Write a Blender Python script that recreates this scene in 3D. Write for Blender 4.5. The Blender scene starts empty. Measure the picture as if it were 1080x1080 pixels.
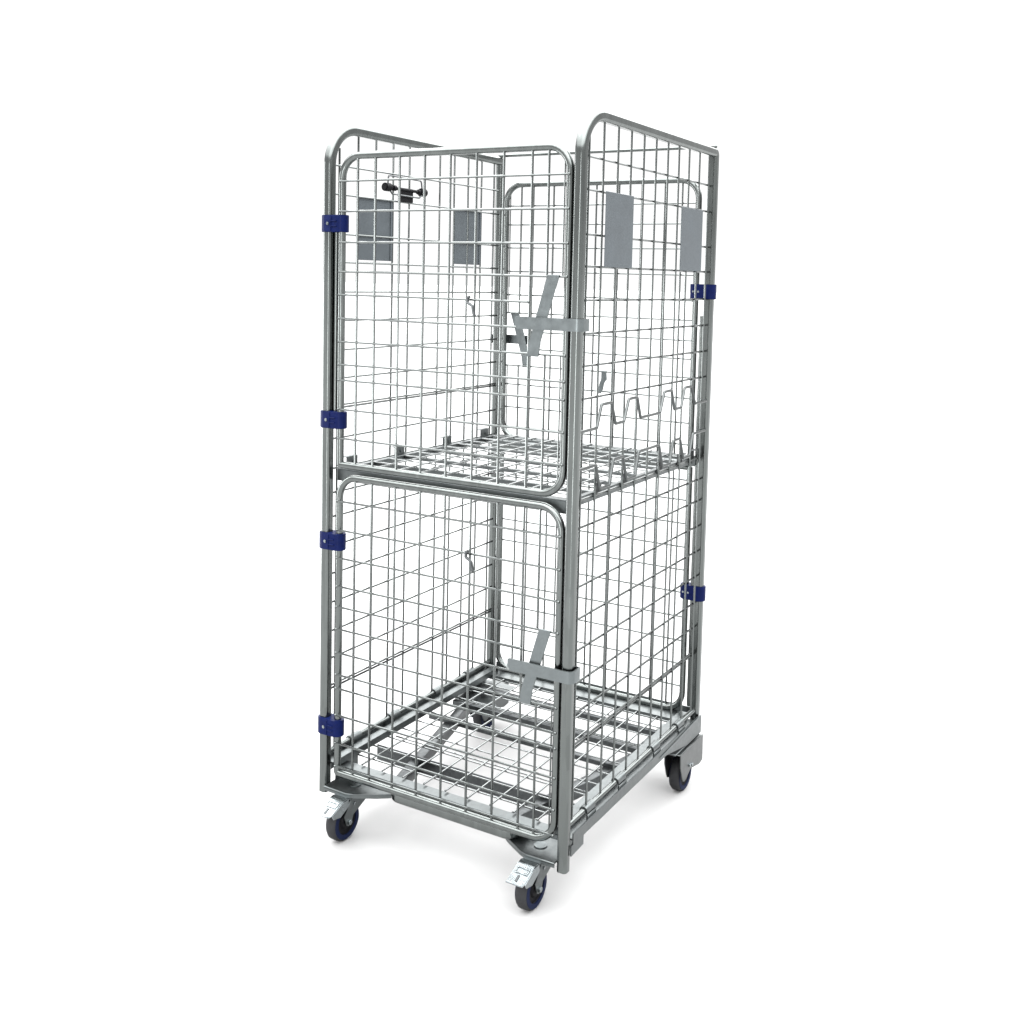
import bpy, bmesh, math, random
from mathutils import Vector, Matrix
random.seed(4)
S = bpy.context.scene
C = S.collection

# ------------------------------------------------------------------ camera
cam_d = bpy.data.cameras.new('camera')
cam = bpy.data.objects.new('camera', cam_d); C.objects.link(cam)
S.camera = cam
YAW, PITCH, ROLL = 0.511576652, 0.0734850898, 0.024299307
fw = Vector((-math.sin(YAW)*math.cos(PITCH), math.cos(YAW)*math.cos(PITCH), -math.sin(PITCH)))
rt = Vector((math.cos(YAW), math.sin(YAW), 0)); up = rt.cross(fw)
r2 = math.cos(ROLL)*rt + math.sin(ROLL)*up
u2 = -math.sin(ROLL)*rt + math.cos(ROLL)*up
M = Matrix.Identity(4)
for i in range(3):
    M[i][0], M[i][1], M[i][2] = r2[i], u2[i], -fw[i]
M[0][3], M[1][3], M[2][3] = 1.81797015, -2.04457228, 1.49475304
cam.matrix_world = M
cam_d.sensor_width = 36; cam_d.lens = 1103.87136/1080*36
cam_d.shift_x = (540-587.1046)/1080; cam_d.shift_y = (376.1474-540)/1080
cam_d.clip_start = 0.05; cam_d.clip_end = 500

# ------------------------------------------------------------------ light
# surroundings of the cut-out shot: white behind the cage, a bright band of sky above it, dimmer to the sides
W_ = bpy.data.worlds.new('World'); S.world = W_; W_.use_nodes = True
nt = W_.node_tree; nt.nodes.clear()
out = nt.nodes.new('ShaderNodeOutputWorld'); bg = nt.nodes.new('ShaderNodeBackground')
tc = nt.nodes.new('ShaderNodeTexCoord'); sep = nt.nodes.new('ShaderNodeSeparateXYZ')
nt.links.new(tc.outputs['Generated'], sep.inputs[0])
def math_node(op, a, b=None):
    n = nt.nodes.new('ShaderNodeMath'); n.operation = op
    for k, v in ((0, a), (1, b)):
        if v is None: continue
        if isinstance(v, (int, float)): n.inputs[k].default_value = v
        else: nt.links.new(v, n.inputs[k])
    return n.outputs[0]
def ramp(src, a, b, lo, hi):
    n = nt.nodes.new('ShaderNodeMapRange'); n.interpolation_type = 'SMOOTHSTEP'
    nt.links.new(src, n.inputs[0])
    for k, v in zip((1, 2, 3, 4), (a, b, lo, hi)): n.inputs[k].default_value = v
    return n.outputs[0]
vx, vy = -math.sin(YAW), math.cos(YAW)
dot = math_node('ADD', math_node('MULTIPLY', sep.outputs['X'], vx), math_node('MULTIPLY', sep.outputs['Y'], vy))
z = sep.outputs['Z']
BACK_LOW, SIDE_LOW, FRONT_LOW = 1.12, 1.06, 1.1          # below about 18 degrees
BACK_HIGH, SIDE_HIGH, FRONT_HIGH, ZENITH = 8.0, 4.0, 6.0, 9.0
low = math_node('ADD', ramp(dot, .55, .79, SIDE_LOW, BACK_LOW), ramp(dot, -.35, -.85, 0, FRONT_LOW-SIDE_LOW))
high = math_node('ADD', ramp(dot, .1, .6, SIDE_HIGH, BACK_HIGH), ramp(dot, -.2, -.7, 0, FRONT_HIGH-SIDE_HIGH))
m1 = ramp(z, .335, .42, 0, 1); m2 = ramp(z, .45, .8, 0, 1)
def mix(a, b, f): return math_node('ADD', math_node('MULTIPLY', a, math_node('SUBTRACT', 1.0, f)), math_node('MULTIPLY', b, f))
lum = mix(mix(low, high, m1), ZENITH, m2)
bg.inputs[0].default_value = (1.0, 1.0, 1.0, 1)
nt.links.new(lum, bg.inputs[1]); nt.links.new(bg.outputs[0], out.inputs[0])

ld = bpy.data.lights.new('added_overhead_lamp', 'AREA'); ld.shape = 'RECTANGLE'  # lamp added out of view overhead to sharpen glints on the metal
ld.size = 3.0; ld.size_y = 2.4; ld.energy = 90
lo = bpy.data.objects.new('added_overhead_lamp', ld); C.objects.link(lo)
lo.location = (-0.6, 0.2, 4.6); lo.rotation_euler = (0.05, -0.2, 0)

# two tall unseen strip lamps, added beside and behind the camera, draw the long highlights on the posts
for nm, loc, tgt, e in (('added_strip_side', (-2.3, -.75, 1.1), (.2, .3, 1.0), 50), ('added_strip_front', (.45, -3.6, 1.15), (.4, .2, 1.0), 42)):
    d_ = bpy.data.lights.new(nm, 'AREA'); d_.shape = 'RECTANGLE'; d_.size = .55; d_.size_y = 2.1; d_.energy = e
    o_ = bpy.data.objects.new(nm, d_); C.objects.link(o_); o_.location = loc
    o_.rotation_euler = (Vector(tgt)-Vector(loc)).to_track_quat('-Z', 'Y').to_euler()

S.view_settings.view_transform = 'Standard'; S.view_settings.look = 'None'
S.view_settings.exposure = 0; S.view_settings.gamma = 1; S.view_settings.use_curve_mapping = False
S.cycles.max_bounces = 8; S.cycles.glossy_bounces = 5; S.cycles.diffuse_bounces = 3

# ------------------------------------------------------------------ materials
def mat(name, base, metallic=0.0, rough=0.5, var=0.0, rvar=0.0, scale=40.0, coat=0.0, bump=0.0, streak=False, spec=0.5):
    m = bpy.data.materials.new(name); m.use_nodes = True
    t = m.node_tree; b = t.nodes['Principled BSDF']
    b.inputs['Base Color'].default_value = (*base, 1); b.inputs['Metallic'].default_value = metallic
    b.inputs['Specular IOR Level'].default_value = spec
    b.inputs['Roughness'].default_value = rough; b.inputs['Coat Weight'].default_value = coat
    if var or rvar or bump:
        co = t.nodes.new('ShaderNodeTexCoord')
        mp = t.nodes.new('ShaderNodeMapping'); t.links.new(co.outputs['Object'], mp.inputs[0])
        if streak: mp.inputs['Scale'].default_value = (1, 1, 0.12)
        n = t.nodes.new('ShaderNodeTexNoise'); n.inputs['Scale'].default_value = scale
        n.inputs['Detail'].default_value = 5; n.inputs['Roughness'].default_value = 0.6
        t.links.new(mp.outputs[0], n.inputs['Vector'])
        v = t.nodes.new('ShaderNodeTexVoronoi'); v.inputs['Scale'].default_value = scale*3
        t.links.new(mp.outputs[0], v.inputs['Vector'])
        mx = t.nodes.new('ShaderNodeMix'); mx.data_type = 'FLOAT'; mx.inputs[0].default_value = 0.35
        t.links.new(n.outputs[0], mx.inputs[2]); t.links.new(v.outputs['Color'], mx.inputs[3])
        if var:
            r = t.nodes.new('ShaderNodeMapRange'); t.links.new(mx.outputs[0], r.inputs[0])
            r.inputs[1].default_value = .25; r.inputs[2].default_value = .75
            r.inputs[3].default_value = 1-var; r.inputs[4].default_value = 1+var
            h = t.nodes.new('ShaderNodeHueSaturation'); h.inputs['Color'].default_value = (*base, 1)
            t.links.new(r.outputs[0], h.inputs['Value']); t.links.new(h.outputs[0], b.inputs['Base Color'])
        if rvar:
            r = t.nodes.new('ShaderNodeMapRange'); t.links.new(n.outputs[0], r.inputs[0])
            r.inputs[1].default_value = .3; r.inputs[2].default_value = .7
            r.inputs[3].default_value = rough-rvar; r.inputs[4].default_value = rough+rvar
            t.links.new(r.outputs[0], b.inputs['Roughness'])
        if bump:
            bp = t.nodes.new('ShaderNodeBump'); bp.inputs['Strength'].default_value = bump
            bp.inputs['Distance'].default_value = 0.001
            t.links.new(n.outputs[0], bp.inputs['Height']); t.links.new(bp.outputs[0], b.inputs['Normal'])
    return m
ZINC = mat('zinc_tube', (.124, .134, .131), 1, .2, .14, .06, 34, bump=.12, streak=True)
WIRE = mat('zinc_wire', (.118, .127, .125), 1, .24, .08, .05, 30)
SHEET = mat('zinc_sheet', (.104, .114, .115), .95, .36, .14, .08, 45, bump=.1)
PLATE = mat('grey_sheet', (.098, .112, .122), .85, .46, .035, .06, 20, bump=.05)
STRAP = mat('zinc_strap', (.135, .15, .153), 1, .36, .06, .08, 50, bump=.1)
BRIGHT = mat('bright_zinc', (.24, .262, .27), 1, .22, .12, .06, 60)
BLUE = mat('blue_plastic', (.001, .004, .034), 0, .4, .2, .08, 60, spec=.08)
NAVY = mat('navy_rubber', (.002, .005, .022), 0, .55, .2, .1, 60, spec=.1)
BLACK = mat('black_plastic', (.003, .003, .004), 0, .55, .2, .08, 60, spec=.1)
RUBBER = mat('grey_rubber', (.016, .0165, .018), 0, .65, .15, .08, 60, spec=.2)
DARKSTEEL = mat('dark_steel', (.07, .075, .077), 1, .4, .2, .08, 40)
DECKWIRE = mat('bright_wire', (.19, .2, .2), 1, .24, .08, .05, 30)
STEEL = mat('dull_steel', (.09, .096, .096), 1, .34, .12, .07, 40)
FLOORM = mat('white_floor', (.245, .245, .245), 0, .9)

# ------------------------------------------------------------------ mesh helpers
def obj(name, bm, m, parent=None, smooth=True, wn=False):
    bmesh.ops.recalc_face_normals(bm, faces=bm.faces[:])
    me = bpy.data.meshes.new(name); bm.to_mesh(me); bm.free()
    mats = m if isinstance(m, (list, tuple)) else [m]
    for k in mats: me.materials.append(k)
    if smooth:
        for p in me.polygons: p.use_smooth = True
        me.set_sharp_from_angle(angle=math.radians(38))
    o = bpy.data.objects.new(name, me); C.objects.link(o)
    if parent: o.parent = parent
    if wn:
        w = o.modifiers.new('wn', 'WEIGHTED_NORMAL'); w.keep_sharp = True
    return o
def circ(r, n): return [(r*math.cos(2*math.pi*k/n), r*math.sin(2*math.pi*k/n)) for k in range(n)]
def rrect(w, h, r, n=4):
    pts = []
    for cx, cy, a0 in ((w/2-r, h/2-r, 0), (-w/2+r, h/2-r, 90), (-w/2+r, -h/2+r, 180), (w/2-r, -h/2+r, 270)):
        for k in range(n+1):
            a = math.radians(a0+90*k/n); pts.append((cx+r*math.cos(a), cy+r*math.sin(a)))
    return pts
def fillet(P, R, seg=8, closed=False):
    P = [Vector(p) for p in P]; n = len(P); o = []
    for i in range(n):
        r = R[i] if isinstance(R, (list, tuple)) else R
        if (not closed and i in (0, n-1)) or r <= 0: o.append(P[i]); continue
        a = (P[i-1]-P[i]).normalized(); b = (P[(i+1) % n]-P[i]).normalized()
        ang = a.angle(b)
        if ang > math.pi-.02: o.append(P[i]); continue
        d = r/math.tan(ang/2)
        c = P[i]+(a+b).normalized()*(r/math.sin(ang/2))
        p0, p1 = P[i]+a*d, P[i]+b*d
        v0, v1 = p0-c, p1-c; th = v0.angle(v1)
        for k in range(seg+1):
            t = k/seg
            o.append(c+(v0*math.sin((1-t)*th)+v1*math.sin(t*th))/math.sin(th))
    return o
def sweep(bm, path, prof, nrm=None, closed=False, mi=0, cap=True):
    """sweep a profile along a planar path; nrm = plane normal (profile x axis)"""
    P = [Vector(p) for p in path]; n = len(P); rings = []
    if nrm is None:
        d = (P[1]-P[0]).normalized()
        nrm = d.cross(Vector((0, 0, 1)) if abs(d.z) < .9 else Vector((0, 1, 0)))
    nrm = Vector(nrm).normalized()
    for i in range(n):
        if closed: t0, t1 = (P[i]-P[i-1]).normalized(), (P[(i+1) % n]-P[i]).normalized()
        else:
            t0 = (P[i]-P[i-1]).normalized() if i else (P[1]-P[0]).normalized()
            t1 = (P[i+1]-P[i]).normalized() if i < n-1 else t0
        t = (t0+t1).normalized(); s = 1/max(.35, t.dot(t0))
        x = (nrm-t*nrm.dot(t)).normalized(); y = t.cross(x)
        rings.append([bm.verts.new(P[i]+x*a+y*b*s) for a, b in prof])
    m = len(prof); L = n if closed else n-1
    for i in range(L):
        A, B = rings[i], rings[(i+1) % n]
        for k in range(m):
            f = bm.faces.new((A[k], A[(k+1) % m], B[(k+1) % m], B[k])); f.material_index = mi
    if not closed and cap:
        for r in (rings[0], rings[-1]):
            f = bm.faces.new(r); f.material_index = mi
def rod(bm, a, b, r, n=8, mi=0): sweep(bm, [a, b], circ(r, n), mi=mi)
def bead(bm, c, r):
    bmesh.ops.create_uvsphere(bm, u_segments=8, v_segments=5, radius=r, matrix=Matrix.Translation(Vector(c)))
def J(a=.0009): return random.uniform(-a, a)
def box(bm, lo, hi, bev=0, mi=0, rot=None, seg=1):
    lo, hi = Vector(lo), Vector(hi); c = (lo+hi)/2; d = hi-lo
    mt = Matrix.Translation(c)
    if rot is not None: mt = mt @ rot
    r = bmesh.ops.create_cube(bm, size=1, matrix=mt @ Matrix.Diagonal((*d, 1)))
    fs = {f for v in r['verts'] for f in v.link_faces}
    for f in fs: f.material_index = mi
    if bev:
        es = {e for v in r['verts'] for e in v.link_edges}
        bmesh.ops.bevel(bm, geom=list(es), offset=bev, segments=seg, affect='EDGES')
def prism(bm, poly, z0, z1, f=lambda u, v, w: (u, v, w), mi=0, bev=0, seg=1):
    a = [bm.verts.new(f(u, v, z0)) for u, v in poly]; b = [bm.verts.new(f(u, v, z1)) for u, v in poly]
    n = len(poly); F = [bm.faces.new(a[::-1]), bm.faces.new(b)]
    for k in range(n): F.append(bm.faces.new((a[k], a[(k+1) % n], b[(k+1) % n], b[k])))
    for q in F: q.material_index = mi
    if bev:
        es = list(F[0].edges)+list(F[1].edges)
        bmesh.ops.bevel(bm, geom=es, offset=bev, segments=seg, affect='EDGES')
def disc(bm, c, axis, r, h, n=20, bev=0, mi=0):
    c = Vector(c); ax = Vector(axis).normalized(); q = Vector((0, 0, 1)).rotation_difference(ax).to_matrix()
    prism(bm, circ(r, n), 0, h, lambda u, v, w: c+q @ Vector((u, v, w)), mi, bev, 2 if bev else 1)
YZ = lambda x0: (lambda u, v, w: (x0+w, u, v))
XZ = lambda y0: (lambda u, v, w: (u, y0+w, v))

# ------------------------------------------------------------------ setting
GZ = 0.032                                    # level of the floor the wheels stand on
W, D = 0.72, 0.80                             # spacing of the post centres
bm = bmesh.new(); box(bm, (-150, -150, GZ-.2), (150, 150, GZ))
fl = obj('floor', bm, FLOORM, smooth=False); fl['kind'] = 'structure'; fl['label'] = 'plain white floor under the roll cage'; fl['category'] = 'floor'

# ------------------------------------------------------------------ roll cage
cage = bpy.data.objects.new('roll_cage', None); C.objects.link(cage)
cage.empty_display_size = .2
cage['label'] = 'tall two-tier galvanised wire mesh roll cage trolley on four castors with blue hinge clips'
cage['category'] = 'roll cage'

POST = rrect(.026, .026, .0085, 5)
ZT = 1.866
# --- side panels: bent tube frame, mesh, plates
def side_panel(x, s):
    bm = bmesh.new()
    sweep(bm, fillet([(x, 0, .136), (x, 0, ZT), (x, D, ZT-.001), (x, D, .19)], [0, .095, .008, 0], 12), POST, (1, 0, 0))
    p = obj('side_panel', bm, ZINC, cage, wn=True)
    bm = bmesh.new()
    o = .0055*s                                       # verticals outside, horizontals inside
    for y in (.036, .109, .182, .254, .327, .4, .473, .546, .618, .691, .763):
        y += J()
        rod(bm, (x, y+J(), .236), (x, y, ZT-.01 if y > .06 else ZT-.05), .0029)
    zs = [1.771, 1.698, 1.598, 1.526, 1.45, 1.375, 1.3, 1.226, .992, .929, .866, .79, .715, .64, .563, .49, .4155, .408]
    if s < 0: zs += [1.1565, 1.1495, 1.071]
    for z in zs:
        za, zb = z+J(), z+J()
        rod(bm, (x-.0045*s, -.004, za), (x-.0045*s, D+.004, zb), .0029)
    rod(bm, (x, .012, .2365), (x, D-.012, .2365), .0075, 14)   # bottom rod
    obj('wire_mesh', bm, WIRE, p)
    return p
left, right = side_panel(0, -1), side_panel(W, 1)
left['label'] = 'left side panel with straight wires'; right['label'] = 'right side panel with two zigzag hook rods'
def zigzag(pts):
    bm = bmesh.new()
    sweep(bm, fillet([(W+.0085, max(y-.013, -.004), z) for y, z in pts], .0045, 4), circ(.0039, 8), (1, 0, 0))
    return obj('hook_rod', bm, STEEL, right)
zigzag([(.012, 1.155), (.106, 1.155), (.128, 1.208), (.18, 1.208), (.204, 1.155), (.25, 1.155), (.275, 1.208), (.323, 1.208), (.346, 1.155),
        (.467, 1.155), (.491, 1.208), (.539, 1.208), (.562, 1.155), (.608, 1.155), (.63, 1.208), (.676, 1.208), (.71, 1.157), (.79, 1.157)])
zigzag([(.012, 1.069), (.106, 1.069), (.128, 1.01), (.179, 1.01), (.198, 1.07), (.249, 1.07), (.274, 1.01), (.323, 1.01), (.341, 1.07),
        (.467, 1.07), (.491, 1.01), (.541, 1.01), (.56, 1.07), (.608, 1.07), (.634, 1.012), (.68, 1.012), (.7, 1.072), (.79, 1.072)])
def label_plate(parent, x, y0, y1, z0, z1, fold=0):
    bm = bmesh.new(); box(bm, (x-.0008, y0, z0), (x+.0008, y1, z1), .0005)
    if fold:
        box(bm, (x+.0011, y1-.010, z0), (x+.0027, y1-.002, z1), .0004)
    return obj('label_plate', bm, PLATE, parent, smooth=False)
label_plate(right, W+.009, .107, .255, 1.526, 1.699)
label_plate(right, W+.009, .554, .704, 1.527, 1.696)
label_plate(left, -.0005, .114, .254, 1.534, 1.699, 1)
label_plate(left, -.0005, .544, .692, 1.534, 1.698, 1)

# --- document clip on the left panel
bm = bmesh.new(); X = .012
rod(bm, (X, .215, 1.733), (X, .372, 1.731), .0045, 10)
for y, z in ((.213, 1.733), (.372, 1.731)):
    disc(bm, (X, y-.012, z), (0, 1, 0), .0115, .026, 14, .003)
disc(bm, (X, .237, 1.733), (0, 1, 0), .008, .014, 14, .002)
disc(bm, (X, .348, 1.731), (0, 1, 0), .007, .012, 14, .002)
box(bm, (X-.004, .264, 1.698), (X+.001, .33, 1.737), .002)
clip = obj('document_clip', bm, BLACK, cage)
clip['label'] = 'black spring document clip with wire bail'
bm = bmesh.new()
sweep(bm, fillet([(X, .217, 1.74), (X, .219, 1.765), (X, .366, 1.763), (X, .370, 1.74)], .008, 5), circ(.0024, 6), (1, 0, 0))
sweep(bm, fillet([(X+.004, .217, 1.728), (X+.004, .232, 1.716), (X+.004, .352, 1.714), (X+.004, .368, 1.726)], .005, 4), circ(.0024, 6), (1, 0, 0))
obj('wire_bail', bm, DARKSTEEL, clip)

# --- gates (built for the front, turned round for the back)
TUBE = circ(.0092, 14)
XL, XR = .042, .6943
VX = (.094, .149, .223, .299, .374, .448, .523, .597, .64)
def gate(z1, z0, round_corners, zs, cut, back, rod_ext=True):
    """z1/z0 tube centre lines; cut = (z_top, z_bottom, wires stopped in between)"""
    f = (lambda x, y, z: (W-x, D-y, z)) if back else (lambda x, y, z: (x, y, z))
    tl, bl, tr, br = round_corners
    pts = [f(XL, 0, z0), f(XL, 0, z1), f(XR, 0, z1), f(XR, 0, z0)]
    path = fillet(pts, [bl, tl, tr, br], 8, True)
    bm = bmesh.new(); sweep(bm, path, TUBE, (0, 1, 0), closed=True)
    g = obj('gate', bm, ZINC, cage)
    bm = bmesh.new(); ct, cb = cut or (0, 0); e = .003
    for x in VX:
        segs = [(z0, z1)]
        if x == .64 and cut: segs = [(z0, cb), (ct, z1)]
        x += J()
        for a, b in segs: rod(bm, f(x+J(), -.003, a+.007 if a == z0 else a-e), f(x, -.003, b-.007 if b == z1 else b+e), .0030)
    for z in zs:
        xe = .597 if cb+.003 < z < ct-.003 else XR
        za, zb = z+J(), z+J()
        rod(bm, f(XL-.002, -.0082, za), f(xe+.002, -.0082, zb), .0027)
        bead(bm, f(XL-.001, -.0086, za), .0038); bead(bm, f(xe+.001, -.0086, zb), .0038)
    if cut: rod(bm, f(.682, -.0035, z0+.02), f(.682, -.0035, cb), .002); rod(bm, f(.682, -.0035, ct), f(.682, -.0035, z1-.02), .002)
    obj('wire_mesh', bm, WIRE, g)
    if not cut: return g
    # keeper strap welded across the opening
    bm = bmesh.new(); T = .0018; w = .0155
    xa, xb = (.664, .615)
    def strap(u, v, k): return f(u, -.012+k, v)
    prism(bm, [(xa-w, ct+.004), (xa+w, ct+.004), (xb+w+.003, cb+.03), (xb+w-.001, cb-.005), (xb-w, cb-.005), (xb-w+.006, cb+.03)], -T, T, strap, bev=.0006)
    obj('keeper_strap', bm, STRAP, g, smooth=False)
    return g
UF = [1.727, 1.652, 1.576, 1.501, 1.443, 1.384, 1.325, 1.267, 1.227, 1.152, 1.079]
LF = [.915, .84, .767, .693, .639, .581, .519, .46, .423, .353, .277, .216]
UB = [1.02, 1.725, 1.666, 1.593, 1.518, 1.443, 1.385, 1.327, 1.272, 1.217, 1.157, 1.083]
LB = [.915, .855, .785, .714, .645, .577, .502, .43, .36, .293]
R_ = .055
g1 = gate(1.790, 1.009, (R_, .004, R_, R_), UF, (1.501, 1.325), False)
g2 = gate(.979, .195, (R_, .004, R_, R_), LF, (.693, .519), False)
g3 = gate(1.791, .983, (R_, .004, R_, R_), UB, (1.385, 1.217), True)
g4 = gate(.955, .222, (.004, R_, .004, R_), LB, None, True)
for g, l in ((g1, 'upper front gate'), (g2, 'lower front gate'), (g3, 'upper rear gate'), (g4, 'lower rear gate')): g['label'] = l

# --- swing latches: flat bar bent round the post
def latch(zc, back, h=.028):
    f = (lambda x, y, z: (W-x, D-y, z)) if back else (lambda x, y, z: (x, y, z))
    path = [(.571, -.0205), (.5735, -.0205), (.579, -.0205), (.706, -.0205), (.722, -.0205), (.7405, -.0205), (.7405, .019), (.70, .019)] if not back else [(.571, -.0205), (.65, -.0205), (.68, -.0205), (.7375, -.0205), (.7375, -.004), (.7375, .008)]
    path = fillet([Vector((a, b, 0)) for a, b in path], [.012 if abs(a-.7405) < 1e-4 and b < 0 else (.006 if abs(a-.7405) < 1e-4 else 0) for a, b in path], 6)
    bm = bmesh.new()
    pr = [(zc-h/2, -.0022), (zc+h/2, -.0022), (zc+h/2, .0022), (zc-h/2, .0022)]
    sweep(bm, [f(p.x, p.y, 0) for p in path], pr, (0, 0, 1))
    if not back:                                          # rounded tip, lower corner cut away
        for v in bm.verts:
            if v.co.x < .5765:
                if v.co.z < zc: v.co.z += .010 if v.co.x < .5725 else .0065
                elif v.co.x < .5725: v.co.z -= .003
    bmesh.ops.bevel(bm, geom=[e for e in bm.edges if e.is_boundary or len(e.link_faces) == 2 and e.calc_face_angle(0) > 1.2], offset=.0007, segments=1, affect='EDGES')
    return obj('swing_latch', bm, STRAP, cage)
latch(1.3955, False); latch(.601, False); latch(1.300, True)

# --- blue hinge clips
def hinge_clip(z, back):
    f = (lambda x, y, z: Vector((W-x, D-y, z))) if back else (lambda x, y, z: Vector((x, y, z)))
    poly = []; n = 10; R1, R2 = .0195, .0165; x2 = XL
    for k in range(n+1):
        a = math.radians(90+180*k/n); poly.append((R1*math.cos(a), R1*math.sin(a)))
    for k in range(n+1):
        a = math.radians(-90+180*k/n); poly.append((x2+R2*math.cos(a), R2*math.sin(a)))
    bm = bmesh.new(); h = .0215
    prism(bm, poly, z-h, z+h, f, bev=.0011, seg=2)
    # embossed tongue on the face
    yf = -.0185
    for dz in (.0065, -.0065):
        a, b = f(.021, yf-.0015, z+dz-.0012), f(.038, yf+.002, z+dz+.0012)
        box(bm, [min(p) for p in zip(a, b)], [max(p) for p in zip(a, b)], .0004)
    a, b = f(.0185, yf-.0012, z-.019), f(.0205, yf+.002, z+.019)
    box(bm, [min(p) for p in zip(a, b)], [max(p) for p in zip(a, b)], .0004)
    c = obj('hinge_clip', bm, BLUE, cage)
    bm = bmesh.new()
    ax = f(0, -1, 0)-f(0, 0, 0)
    disc(bm, f(.010, -.0185, z), ax, .0042, .003, 12, .0012)
    obj('rivet', bm, BRIGHT, c)
    for x in (.028, .044) if back else ():
        bm = bmesh.new(); disc(bm, f(x, .0165, z), -ax, .003, .002, 10, .0008); obj('rivet', bm, BRIGHT, c)
    return c
for z in (1.622, 1.124, .809, .317): hinge_clip(z, False)
for z in (1.470, .587): hinge_clip(z, True)

# --- thin bar across the top at the back
bm = bmesh.new()
rod(bm, (-.002, D, 1.8835), (W+.002, D, 1.8835), .0055, 12)
for x in (0, W): bead(bm, (x, D, 1.8825), .0085)
obj('top_bar', bm, ZINC, cage)

bm = bmesh.new()
rod(bm, (.7035, D-.006, .245), (.7035, D-.006, 1.40), .0078, 12)
obj('hinge_rod', bm, ZINC, cage)

bm = bmesh.new()
rod(bm, (.0195, .006, 1.112), (.0195, .006, 1.61), .0066, 12)
obj('hinge_rod', bm, ZINC, cage)

# --- snap hooks hanging on the gates
def snap_hook(f):
    bm = bmesh.new()
    pts = [(-.004, .004, 0), (-.010, .001, 0), (-.010, -.010, 0), (-.002, -.014, 0), (.004, -.018, 0), (.006, -.03, 0), (.010, -.04, 0)]
    sweep(bm, fillet([f(a, b) for a, b, _ in pts], .003, 3), circ(.0037, 8), (0, 1, 0))
    prism(bm, [(.002, -.018), (.009, -.018), (.0135, -.042), (.006, -.042)], -.002, .002, lambda u, v, w: Vector(f(u, v))+Vector((0, w, 0)), bev=.0006)
    return obj('snap_hook', bm, DARKSTEEL, cage)
snap_hook(lambda a, b: (.447+a, -.016, 1.446+b)); snap_hook(lambda a, b: (.455+a, -.016, .843+b))
bm = bmesh.new()
def hk(u, v, w): return (u, D-.012+w, v)
prism(bm, [(.385, 1.222), (.402, 1.222), (.404, 1.196), (.394, 1.184), (.392, 1.165), (.385, 1.152), (.370, 1.152), (.378, 1.163), (.379, 1.180), (.386, 1.196)], -.002, .002, hk, bev=.0008)
sweep(bm, fillet([(.372, D-.012, 1.25), (.374, D-.012, 1.192), (.371, D-.012, 1.176), (.380, D-.012, 1.166)], .005, 4), circ(.0025, 8), (0, 1, 0))
obj('snap_hook', bm, STRAP, cage)

# --- shelf
SX0, SX1, SY0, SY1, SZ = .018, .702, .018, .782, .995
bm = bmesh.new(); t = .0025
def angle_bar(bm, a, b, inward, w=.026, h=.03):
    """L profile: flat top leg turned inward, outer leg hanging down"""
    a, b = Vector(a), Vector(b); i = Vector(inward)
    q = a+i*w; lo_ = Vector([min(v) for v in zip(a, b, a+i*w, b+i*w)]); hi_ = Vector([max(v) for v in zip(a, b, a+i*w, b+i*w)])
    box(bm, lo_-Vector((0, 0, t)), hi_, .0006)
    lo2 = Vector([min(v) for v in zip(a, b, a+i*t, b+i*t)]); hi2 = Vector([max(v) for v in zip(a, b, a+i*t, b+i*t)])
    box(bm, lo2-Vector((0, 0, h)), hi2-Vector((0, 0, t+.0002)), .0006)
angle_bar(bm, (SX0, SY0, SZ), (SX1, SY0, SZ), (0, 1, 0), .026, .032)
angle_bar(bm, (SX0, SY1, SZ), (SX1, SY1, SZ), (0, -1, 0), .026, .032)
angle_bar(bm, (SX0, SY0+.0262, SZ), (SX0, SY1-.0262, SZ), (1, 0, 0), .014, .02)
angle_bar(bm, (SX1, SY0+.0262, SZ), (SX1, SY1-.0262, SZ), (-1, 0, 0), .014, .02)
shelf = obj('shelf', bm, SHEET, cage, smooth=False)
bm = bmesh.new()
for k in range(9): rod(bm, (.105+.066*k, SY0+.012, SZ+.003), (.105+.066*k, SY1-.012, SZ+.003), .0022)
for k in range(11): rod(bm, (SX0+.008, .085+.0655*k, SZ-.0015), (SX1-.008, .085+.0655*k, SZ-.0015), .0019)
obj('wire_mesh', bm, DECKWIRE, shelf)
for y in (.165, .30, .437, .572, .708):
    bm = bmesh.new(); box(bm, (SX0+.003, y-.003, SZ-.0145), (SX1-.003, y, SZ-.0045), .0008); box(bm, (SX0+.003, y+.0003, SZ-.007), (SX1-.003, y+.010, SZ-.0045), .0006)
    obj('slat', bm, SHEET, shelf, smooth=False)
def bracket(x, y, s, L=.04):
    bm = bmesh.new()
    box(bm, (x-.0012, y-L/2, SZ-.012), (x+.0012, y+L/2, SZ+.024), .0006)
    xx = sorted((x+.0013*s, x-.012*s if False else x+.013*s))
    box(bm, (xx[0], y-L/2, SZ+.0215), (xx[1], y+L/2, SZ+.024), .0006)
    disc(bm, (x, y+.006, SZ+.01), (-s, 0, 0), .0055, .004, 10, .001)
    return obj('hook_bracket', bm, DARKSTEEL if s > 0 else SHEET, shelf, smooth=False)
for y in (.154, .298, .516, .655, .742): bracket(.7045, y, 1, .036)
for y in (.077, .278, .508, .71): bracket(.0155, y, -1, .044)

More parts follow.
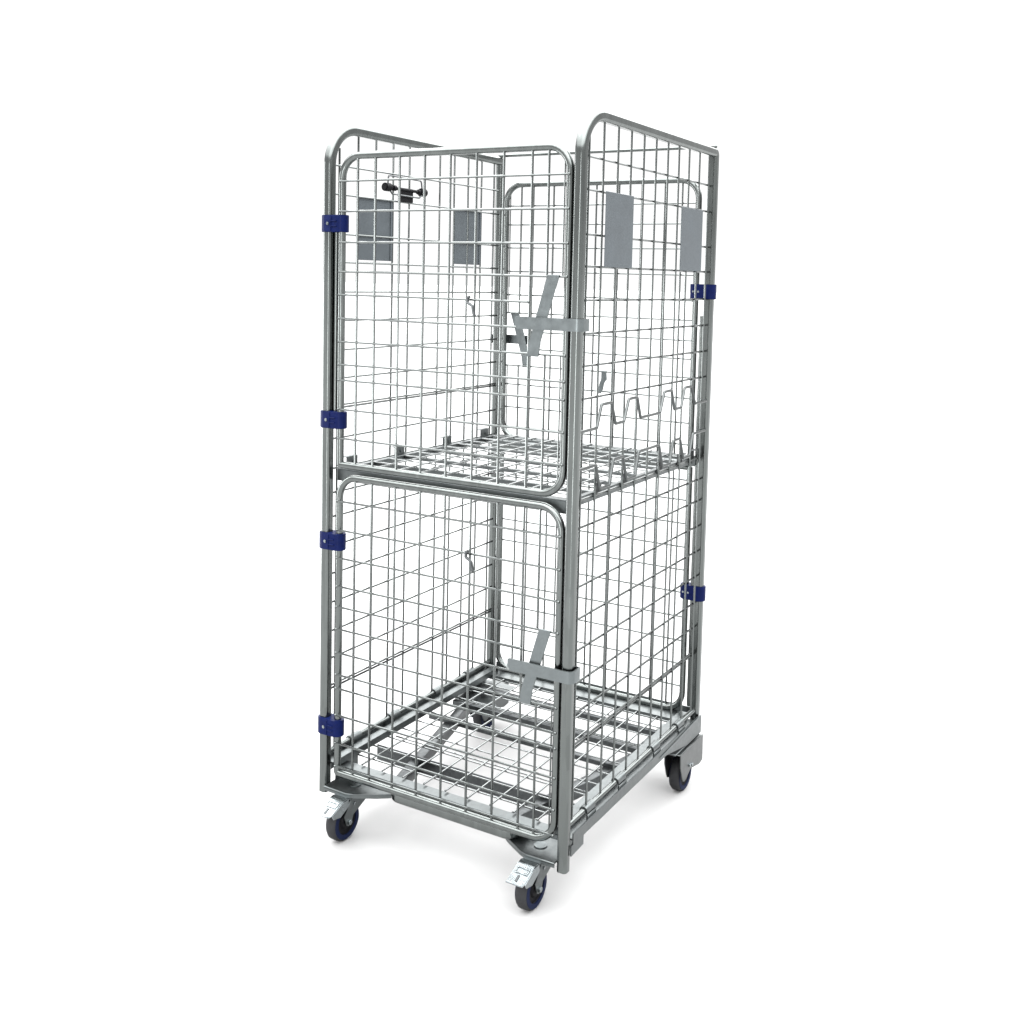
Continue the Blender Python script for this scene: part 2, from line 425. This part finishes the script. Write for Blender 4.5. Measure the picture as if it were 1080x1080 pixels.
# --- base
bm = bmesh.new()                                         # cross rails of the deck
box(bm, (.0172, .018, .192), (.7028, .050, .2048), .001)
base = obj('base_frame', bm, SHEET, cage, smooth=False)
for s in (-1, 1):
    X = lambda v: W/2+s*(v-W/2)
    bm = bmesh.new()
    prof = [(.6795, .2092), (.6795, .2278), (.6825, .2278), (.7030, .2278), (.7030, .2092), (.7345, .2092), (.7345, .2228), (.7375, .2228), (.7375, .1965), (.7345, .1965), (.7345, .2055), (.700, .2055), (.700, .2092)]
    prism(bm, prof, .014, .782, lambda u, v, w: (X(u), w, v))
    obj('side_rail', bm, SHEET, base, smooth=False)
bm = bmesh.new()
prism(bm, [(.744, .200), (.744, .2145), (.806, .2165), (.806, .235), (.809, .235), (.809, .2135), (.747, .2115), (.747, .200)], .0172, .7028, lambda u, v, w: (w, u, v), bev=.0005)
obj('rear_rail', bm, SHEET, base, smooth=False)
def rod_clip(x, y, L=.042):
    bm = bmesh.new()
    pr = []
    for k in range(9):
        a = math.radians(-20+220*k/8); pr.append((.0112*math.cos(a), .0112*math.sin(a)))
    for k in range(8, -1, -1):
        a = math.radians(-20+220*k/8); pr.append((.0081*math.cos(a), .0081*math.sin(a)))
    prism(bm, pr, y-L/2, y+L/2, lambda u, v, w: (x+u, w, .2365+v))
    s = 1 if x > .3 else -1
    a, c = sorted((x+.0078*s, x+.0135*s)); box(bm, (a, y-L/2, .2095), (c, y+L/2, .2305), .001)
    return obj('rod_clip', bm, SHEET, base)
for y in (.115, .285, .50, .67):
    rod_clip(W, y); rod_clip(0, y)
bm = bmesh.new()
for k in range(9): rod(bm, (.0895+.0668*k, .042, .2105), (.0895+.0668*k, .775, .2105), .0024)
for y in (.09, .155, .22, .285, .262, .35, .42, .487, .552, .575, .62, .687, .74): rod(bm, (.03, y, .2055 if y not in (.262, .575) else .19), (.69, y, .2055 if y not in (.262, .575) else .19), .0022)
obj('wire_mesh', bm, DECKWIRE, base)
for y, h in ((.18, .043), (.42, .0135), (.542, .0155), (.672, .0155)):      # flat bars on edge under the deck wires
    bm = bmesh.new(); box(bm, (.03, y-.003, .199-h), (.69, y, .199), .0008)
    if h < .03: box(bm, (.03, y+.0003, .1965), (.69, y+.011, .199), .0006)
    obj('cross_slat', bm, DARKSTEEL, base, smooth=False)
def brace(x0, y0, x1, y1):
    bm = bmesh.new(); a, b = Vector((x0, y0, .170)), Vector((x1, y1, .170))
    sweep(bm, [a, b], rrect(.029, .034, .003, 2), Vector((0, 0, 1)).cross(b-a))
    return obj('diagonal_brace', bm, DARKSTEEL, base)
brace(.195, .052, .034, .665); brace(.535, .052, .686, .665)
bm = bmesh.new()                                         # bowed tow bar under the front gate
path = fillet([(.195, .075, .1745), (.215, .012, .1745), (.57, .012, .1745), (.60, .085, .1745)], .03, 8)
sweep(bm, path, rrect(.030, .020, .0095, 5), (0, 0, 1))
obj('front_bar', bm, ZINC, base)

# --- castor plates
def corner_plate(s, back):
    X = lambda v: W/2+s*(v-W/2)
    bm = bmesh.new()
    if not back:
        poly = [(.520, .046), (.560, .016), (.612, -.014), (.632, -.022), (.7065, -.020), (.7065, .09), (.56, .09)]
        prism(bm, poly, .1545, .1590, lambda u, v, w: (X(u), v, w), bev=.0012)
        lip = [(.524, .0435), (.560, .016), (.612, -.014), (.632, -.022), (.7065, -.020)]
        sweep(bm, [Vector((X(a), b+.002, 0)) for a, b in lip], [(.1475, -.0015), (.1543, -.0015), (.1543, .0015), (.1475, .0015)], (0, 0, 1))
        disc(bm, (X(.694), .03, .159), (0, 0, 1), .004, .001, 10)
        prism(bm, [(.006, .196), (.066, .196), (.066, .174), (.006, .1715)], .7335, .7371, lambda u, v, w: (X(w), u, v))
        # standing web between the plate and the deck
        prism(bm, [(.02, .1592), (.11, .1592), (.11, .204), (.02, .204)], .7005, .7035, lambda u, v, w: (X(w), u, v), bev=.0006)
    else:
        box(bm, sorted((X(.62), X(.737)))[0:1]+[.62, .165], sorted((X(.62), X(.737)))[1:2]+[.800, .170], .001)
        prism(bm, [(.50, .2085), (.802, .2235), (.802, .1705), (.70, .1705), (.62, .186)], .7378, .7408, lambda u, v, w: (X(w), u, v), bev=.0006)
    o = obj('castor_plate', bm, SHEET, base, smooth=True)
    if not back:
        bm = bmesh.new(); disc(bm, (X(.642), .030, .159), (0, 0, 1), .0165, .0022, 24, .001); obj('plate_bolt', bm, STRAP, o)
    return o
for s in (1, -1):
    corner_plate(s, False); corner_plate(s, True)

# --- castors
WR = .051
def lathe(bm, c, prof, n=40, mi=0):
    """profile (axial x, radius) turned about the x axis through c"""
    rings = []
    for k in range(n):
        a = 2*math.pi*k/n
        rings.append([bm.verts.new((c[0]+u, c[1]+r*math.cos(a), c[2]+r*math.sin(a))) for u, r in prof])
    m = len(prof)
    for k in range(n):
        A, B = rings[k], rings[(k+1) % n]
        for j in range(m):
            f = bm.faces.new((A[j], A[(j+1) % m], B[(j+1) % m], B[j])); f.material_index = mi
def wheel(parent, c):
    bm = bmesh.new(); h = .0155
    lathe(bm, c, [(-h, .036), (-h, WR-.006), (-h+.0015, WR-.003), (-h+.005, WR-.0005), (0, WR), (h-.005, WR-.0005), (h-.0015, WR-.003), (h, WR-.006), (h, .036)])
    obj('tyre', bm, RUBBER, parent)
    bm = bmesh.new()
    lathe(bm, c, [(-h-.0005, .008), (-h-.0005, .018), (-h+.004, .022), (-h+.004, .033), (-h-.0008, .0362), (-h-.0008, .0425), (-h+.001, .043), (h-.001, .043), (h+.0008, .0425), (h+.0008, .0362), (h-.004, .033), (h-.004, .022), (h+.0005, .018), (h+.0005, .008)])
    obj('wheel_rim', bm, BLACK, parent)
    bm = bmesh.new()
    for sx in (-1, 1): lathe(bm, c, [(sx*(h+.0010), .034), (sx*(h+.0010), .0455), (sx*(h-.002), .0455), (sx*(h-.002), .034)])
    obj('rim_band', bm, NAVY, parent)
def swivel_castor(px, py):
    bm = bmesh.new(); zc = GZ+WR
    disc(bm, (px, py, .1465), (0, 0, 1), .030, .008, 28, .002)          # ball race
    disc(bm, (px, py, .1405), (0, 0, 1), .034, .006, 28, .002)
    cheek = [(py+.046, .142), (py-.040, .142), (py-.052, .128), (py-.056, .118), (-.036, zc+.022), (-.029, zc+.002), (-.026, zc-.006), (-.018, zc-.0105), (-.010, zc-.008), (-.006, zc), (-.001, zc+.014), (py+.040, .126)]
    for sx in (-1, 1):
        x0 = px+sx*.0215
        prism(bm, cheek, -.0015, .0015, YZ(x0), bev=.0008)
    box(bm, (px-.023, py-.044, .1395), (px+.023, py+.046, .1425), .001)
    c = obj('castor', bm, SHEET, cage, smooth=True)
    cy = -.016
    wheel(c, (px, cy, zc))
    for sx in (-1, 1):
        bm = bmesh.new(); disc(bm, (px+sx*.0228, cy, zc), (sx, 0, 0), .0075, .005, 6, .001); obj('axle_bolt', bm, BRIGHT, c)
        bm = bmesh.new(); disc(bm, (px+sx*.0228, py-.03, .126), (sx, 0, 0), .004, .003, 12, .001); obj('pivot_rivet', bm, BRIGHT, c)
    # foot brake: folded sheet sloping forward, with a pressed recess and a lip
    bm = bmesh.new()
    side = [(-.012, .1445), (-.028, .1490), (-.043, .1465), (-.084, .1285), (-.094, .1275), (-.094, .1255), (-.084, .1262), (-.044, .1440), (-.028, .1465), (-.012, .142)]
    prism(bm, side, px-.0225, px+.0225, lambda u, v, w: (w, u, v), bev=.0005)
    wing = [(-.02, .1458), (-.043, .1452), (-.084, .1268), (-.077, .115), (-.052, .110), (-.02, .126)]
    for sx in (-1, 1): prism(bm, wing, -.0012, .0012, YZ(px+sx*.0228), bev=.0005)
    sl = math.atan2(.018, .041)
    rot = Matrix.Rotation(sl, 4, 'X')
    for x0, x1, u0, u1 in ((-.017, .017, .004, .0075), (-.017, .017, .018, .0215), (-.017, -.0135, .0075, .018), (.0135, .017, .0075, .018)):
        cc = Vector((px+(x0+x1)/2, -.045-(u0+u1)/2*math.cos(sl), .1464-(u0+u1)/2*math.sin(sl)))
        d = Vector(((x1-x0)/2, (u1-u0)/2, .0012)); box(bm, cc-d, cc+d, .0005, rot=rot)
    b = obj('brake_pedal', bm, BRIGHT, c)
    bm = bmesh.new()
    cc = Vector((px-.002, -.045-.034*math.cos(sl), .1466-.034*math.sin(sl)))
    box(bm, cc-Vector((.003, .008, .0006)), cc+Vector((.003, .008, .0006)), 0, rot=rot)
    obj('pedal_slot', bm, DARKSTEEL, c, smooth=False)
    return c
swivel_castor(.645, .032); swivel_castor(.075, .032)
def fixed_castor(px, dy=0):
    s = 1 if px > .3 else -1
    bm = bmesh.new(); zc = GZ+WR; cy = .702+dy
    cheek = [(.632, .1645), (.634, .128), (.650, .090), (.657, .080), (.667, .076), (.680, .079), (.690, .088), (.712, .098), (.779, .083), (.805, .087), (.803, .1645)]
    cheek = [(a+dy, b) for a, b in cheek]
    for sx in (-1, 1): prism(bm, cheek, -.0015, .0015, YZ(px+sx*.024), bev=.0008)
    box(bm, (px-.0225, .634+dy, .1612), (px+.0225, .801+dy, .1642), .001)
    box(bm, (px-.0222, .7975+dy, .09), (px+.0222, .8005+dy, .1605), .0008)
    c = obj('castor', bm, STEEL, cage)
    wheel(c, (px-.002, cy, zc))
    for sx in (-1, 1):
        for y, z in ((.700+dy, .112), (.716+dy, .108)):
            bm = bmesh.new(); disc(bm, (px+sx*.0256, y, z), (sx, 0, 0), .0055, .004, 12, .001); obj('axle_bolt', bm, BRIGHT, c)
    return c
fixed_castor(.722); fixed_castor(.020, .04)
